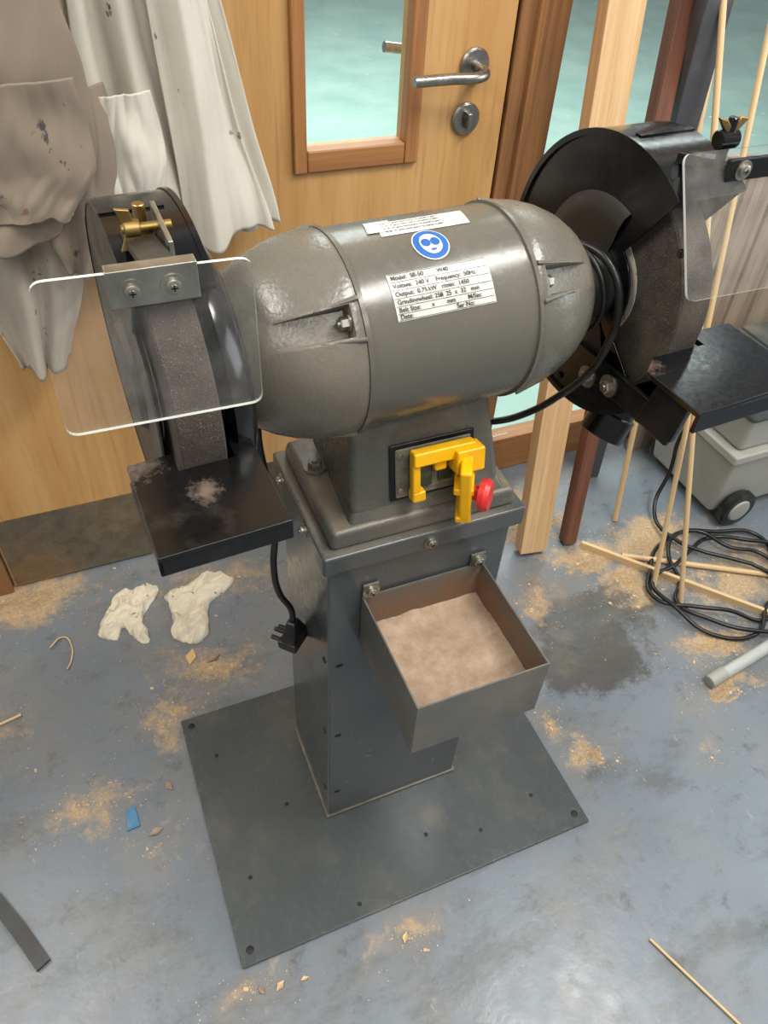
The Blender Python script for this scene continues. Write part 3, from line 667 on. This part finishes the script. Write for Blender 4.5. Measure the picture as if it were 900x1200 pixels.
for i,(x,y) in enumerate(((1.53,.575),(1.92,.575),(1.53,.855),(1.92,.855))):
    s=-1 if y<.7 else 1
    lathe('wheel_%d'%i,[(0,0),(0,.020),(.003,.030),(.004,.052),(.010,.056),(.026,.056),(.030,.050),(.030,0)],(x,y+.015*(-s),.056),(0,s,0),M['plug'],T,40)
    lathe('hub_%d'%i,[(0,0),(0,.034),(.004,.030),(.006,0)],(x,y+.015*s,.056),(0,s,0),M['boxgrey'],T,32)
T.location=(-.02,-.005,0)
pts=[]
for k in range(34):
    a=k*.55;rr=.16+.035*math.sin(k*.9)+.02*math.sin(k*2.3)
    pts.append((1.35+rr*1.1*math.cos(a),.40+rr*.9*math.sin(a),.008+.004*(k%5)))
pts+= [(1.30,.58,.02),(1.32,.66,.03),(1.37,.70,.12),(1.38,.72,.22),(1.43,.72,.33)]
tube('extension_cable',pts,.0052,M['rubber'],None,res=6)
q=empty('tubular_leg')
cyl('tube',(1.124,.168,.014),(1.62,.22,.10),.0135,M['palepipe'],q)
cyl('foot_cap',(1.105,.166,.0155),(1.15,.171,.023),.0155,M['boxgrey'],q)
bm=bmesh.new();P=[(-.50,.36,.010),(-.42,.30,.016),(-.37,.265,.012),(-.335,.20,.009),(-.300,.125,.008)]
prev=None
for i in range(25):
    k=i/24*(len(P)-1);i0=min(int(k),len(P)-2);f=k-i0;c=Vector(P[i0]).lerp(Vector(P[i0+1]),f);dr=(Vector(P[i0+1])-Vector(P[i0])).normalized();s=Vector((dr.y,-dr.x,0))*.012
    cur=[bm.verts.new(c+s+Vector((0,0,.002))),bm.verts.new(c-s+Vector((0,0,.002))),bm.verts.new(c-s-Vector((0,0,.004))),bm.verts.new(c+s-Vector((0,0,.004)))]
    if prev:
        for k2 in range(4): bm.faces.new((prev[k2],prev[(k2+1)%4],cur[(k2+1)%4],cur[k2]))
    else: bm.faces.new(cur)
    prev=cur
bm.faces.new(prev[::-1]);bmesh.ops.recalc_face_normals(bm,faces=bm.faces)
fromb('webbing_strap',bm,M['rubber'],None,True)
# gloves : crumpled limp cloth
def glove(name,cx,cy,rot,outline,seed,sc=1.15):
    outline=[(x*sc,y*sc) for x,y in outline]
    n=len(outline);P=[]
    for i in range(n):
        p0,p1,p2,p3=[Vector(outline[(i+k)%n]) for k in (-1,0,1,2)]
        for s in range(8):
            f=s/8;P.append(.5*((2*p1)+(p2-p0)*f+(2*p0-5*p1+4*p2-p3)*f*f+(-p0+3*p1-3*p2+p3)*f**3))
    def inside(x,y):
        c=False;j=len(P)-1
        for i in range(len(P)):
            if (P[i].y>y)!=(P[j].y>y) and x<(P[j].x-P[i].x)*(y-P[i].y)/(P[j].y-P[i].y)+P[i].x: c=not c
            j=i
        return c
    xs=[p.x for p in P];ys=[p.y for p in P];st_=.0022
    nx=int((max(xs)-min(xs))/st_)+2;ny=int((max(ys)-min(ys))/st_)+2
    bm=bmesh.new();V={}
    def dist(x,y): return min(math.hypot(p.x-x,p.y-y) for p in P)
    for j in range(ny):
        for i in range(nx):
            x=min(xs)+i*st_;y=min(ys)+j*st_
            if inside(x,y):
                dd=dist(x,y);h=.016*(1-math.exp(-dd/.004))
                # long directional creases
                q=Vector((x*14+y*10+seed*5,y*34-x*18,seed))
                r1=1-abs(mnoise.noise(q))*3.0;r2=1-abs(mnoise.noise(q*2.3+Vector((4,4,4))))*2.6
                z=h*(.25+1.0*max(0,r1)+.30*max(0,r2))
                wx=.004*mnoise.noise(Vector((x*40,y*40,9+seed)));wy=.004*mnoise.noise(Vector((x*40,y*40,19+seed)))
                V[(i,j)]=(bm.verts.new((x+wx,y+wy,z+.001)),bm.verts.new((x+wx,y+wy,.0006)))
    for (i,j) in V:
        ks=[(i,j),(i+1,j),(i+1,j+1),(i,j+1)]
        if all(k in V for k in ks):
            bm.faces.new([V[k][0] for k in ks]);bm.faces.new([V[k][1] for k in ks][::-1])
    be=[e_ for e_ in bm.edges if len(e_.link_faces)==1]
    top={v[0]:v[1] for v in V.values()}
    for e_ in be:
        a,b=e_.verts
        if a in top and b in top:
            try: bm.faces.new((a,b,top[b],top[a]))
            except ValueError: pass
    bmesh.ops.delete(bm,geom=[v for v in bm.verts if not v.link_faces],context='VERTS')
    bmesh.ops.recalc_face_normals(bm,faces=bm.faces)
    bm.transform(Matrix.Translation((cx,cy,0))@Matrix.Rotation(rot,4,'Z'))
    o=fromb(name,bm,M['glove'],None,True,ang=85)
    s=o.modifiers.new('sm','SMOOTH');s.iterations=1;s.factor=.5
    return o
glove('work_glove',-.045,.815,.25,[(-.085,-.030),(-.055,-.055),(-.034,-.034),(-.024,-.085),(-.004,-.098),(.006,-.070),(.010,-.035),(.034,-.014),(.066,.010),(.074,.034),(.052,.050),(.026,.052),(.010,.066),(-.014,.058),(-.034,.034),(-.056,.016),(-.074,-.004)],1,1.08)
glove('work_glove',.092,.782,.15,[(-.062,-.078),(-.030,-.100),(-.002,-.090),(.014,-.050),(.034,-.014),(.072,.000),(.104,.020),(.096,.046),(.070,.066),(.040,.070),(.012,.060),(-.022,.060),(-.050,.050),(-.048,.020),(-.056,-.020),(-.070,-.050)],2,1.08)
# low sawdust drifts
def pile(cx,cy,rx,ry,h,seed):
    bm=bmesh.new();n=44;g=[]
    for j in range(n+1):
        row=[]
        for i in range(n+1):
            u=(i/n-.5)*2.4;v=(j/n-.5)*2.4;r=math.hypot(u,v)
            nn=mnoise.fractal(Vector((u*1.6+seed,v*1.6,seed)),1,2,5)
            z=h*(max(0,1-r*.95+.55*nn))**1.3*(.7+.5*mnoise.noise(Vector((u*9,v*9,seed))))-.0012
            row.append(bm.verts.new((cx+u*rx,cy+v*ry,max(z,-.002)) ))
        g.append(row)
    for j in range(n):
        for i in range(n):
            q=(g[j][i],g[j][i+1],g[j+1][i+1],g[j+1][i])
            if max(w_.co.z for w_ in q)>-.0005: bm.faces.new(q)
    bmesh.ops.delete(bm,geom=[v for v in bm.verts if not v.link_faces],context='VERTS')
    return fromb('sawdust_pile',bm,M['saw'],None,True,ang=85)
for a in [(1.06,.565,.085,.035,.007,1),(1.24,.56,.07,.05,.009,2),(1.13,.50,.05,.04,.007,3),(1.21,.245,.08,.03,.008,4),(1.13,.135,.06,.022,.006,5),(.765,.115,.035,.026,.006,6),(-.29,.925,.12,.035,.008,7),(1.0,.74,.10,.03,.006,8)]: pile(*a)
# fine flakes
bm=bmesh.new();rnd=random.Random(3)
for (cx,cy,rx,ry,w_) in SD:
    for k in range(int(380*w_**3*(rx*ry/.012)**.5)):
        a=rnd.random()*6.283;r=abs(rnd.gauss(0,.6));x=cx+rx*r*math.cos(a);y=cy+ry*r*math.sin(a)
        if y>.96 or (-.01<x<.69 and -.01<y<.49): continue
        s=rnd.uniform(.0005,.0014)*(3.0 if rnd.random()<.03 else 1);th_=rnd.random()*6.28;e_=rnd.uniform(.3,1)
        u=Vector((math.cos(th_),math.sin(th_),rnd.uniform(-.2,.2)))*s;v=Vector((-math.sin(th_),math.cos(th_),rnd.uniform(-.2,.2)))*s*e_
        c=Vector((x,y,.0005+s*.3));vs=[bm.verts.new(c+u+v),bm.verts.new(c-u+v),bm.verts.new(c-u-v),bm.verts.new(c+u-v)]
        bm.faces.new(vs)
fromb('sawdust_scatter',bm,M['dowel'])
stick('wood_splinter',(.665,-.215,.004),(.735,-.40,.004),.0026)
stick('wood_splinter',(-.40,.60,.003),(-.30,.62,.003),.003)
tube('string_offcut',[(-.23,.77,.004),(-.20,.79,.004),(-.185,.76,.004),(-.19,.72,.004),(-.20,.70,.004)],.0018,M['dowel'],None)
hexa('paper_scrap',[(-.140,.300,.001),(-.115,.302,.001),(-.118,.345,.001),(-.132,.340,.001)],[(-.140,.300,.003),(-.115,.302,.005),(-.118,.345,.003),(-.132,.340,.006)],M['bluescrap'])
def chip(x,y,s,a,mat):
    c,sn=math.cos(a)*s,math.sin(a)*s
    hexa('wood_chip',[(x-c,y-sn,.001),(x+sn*.5,y-c*.5,.001),(x+c,y+sn,.001),(x-sn*.6,y+c*.6,.001)],[(x-c,y-sn,.003),(x+sn*.5,y-c*.5,.006),(x+c,y+sn,.003),(x-sn*.6,y+c*.6,.004)],mat)
for i,(x,y,s,a) in enumerate([(.10,.62,.018,.4),(.055,.64,.022,1.2),(-.05,.36,.012,2),(.05,-.045,.010,.6),(-.09,.28,.014,.2),(.27,-.055,.010,1),(.02,-.04,.008,2),(.09,-.05,.007,0)]): chip(x,y,s,a,M['dowel'] if i%2 else M['plank'])

# ------------------------------------------------------------ lights
wd=bpy.data.worlds.new('world');scene.world=wd;wd.use_nodes=True
bg=wd.node_tree.nodes['Background'];bg.inputs[0].default_value=(.94,.97,1,1);bg.inputs[1].default_value=.34
def area(name,loc,tgt,sx,sy,e,c=(1,1,1)):
    l=bpy.data.lights.new(name,'AREA');l.shape='RECTANGLE';l.size=sx;l.size_y=sy;l.energy=e;l.color=c
    o=bpy.data.objects.new(name,l);COL.objects.link(o);o.location=loc;o.rotation_euler=(Vector(tgt)-Vector(loc)).to_track_quat('-Z','Y').to_euler();return o
area('ceiling_light_1',(-.9,.3,2.6),(-.7,.3,0),1.2,.35,34,(1,.95,.87))
area('ceiling_light_2',(1.1,-.3,2.6),(1.0,-.2,0),1.2,.35,48,(1,.97,.92))
area('ceiling_light_3',(.2,-1.6,2.6),(.2,-.6,0),1.4,.5,24,(1,.97,.92))
area('corridor_light',(1.2,3.4,2.6),(1.2,3.4,0),3.5,3,225,(.93,1,.98))
area('window_daylight',(2.9,-.6,1.7),(.6,.3,.6),1.2,1.4,26,(.88,.95,1))
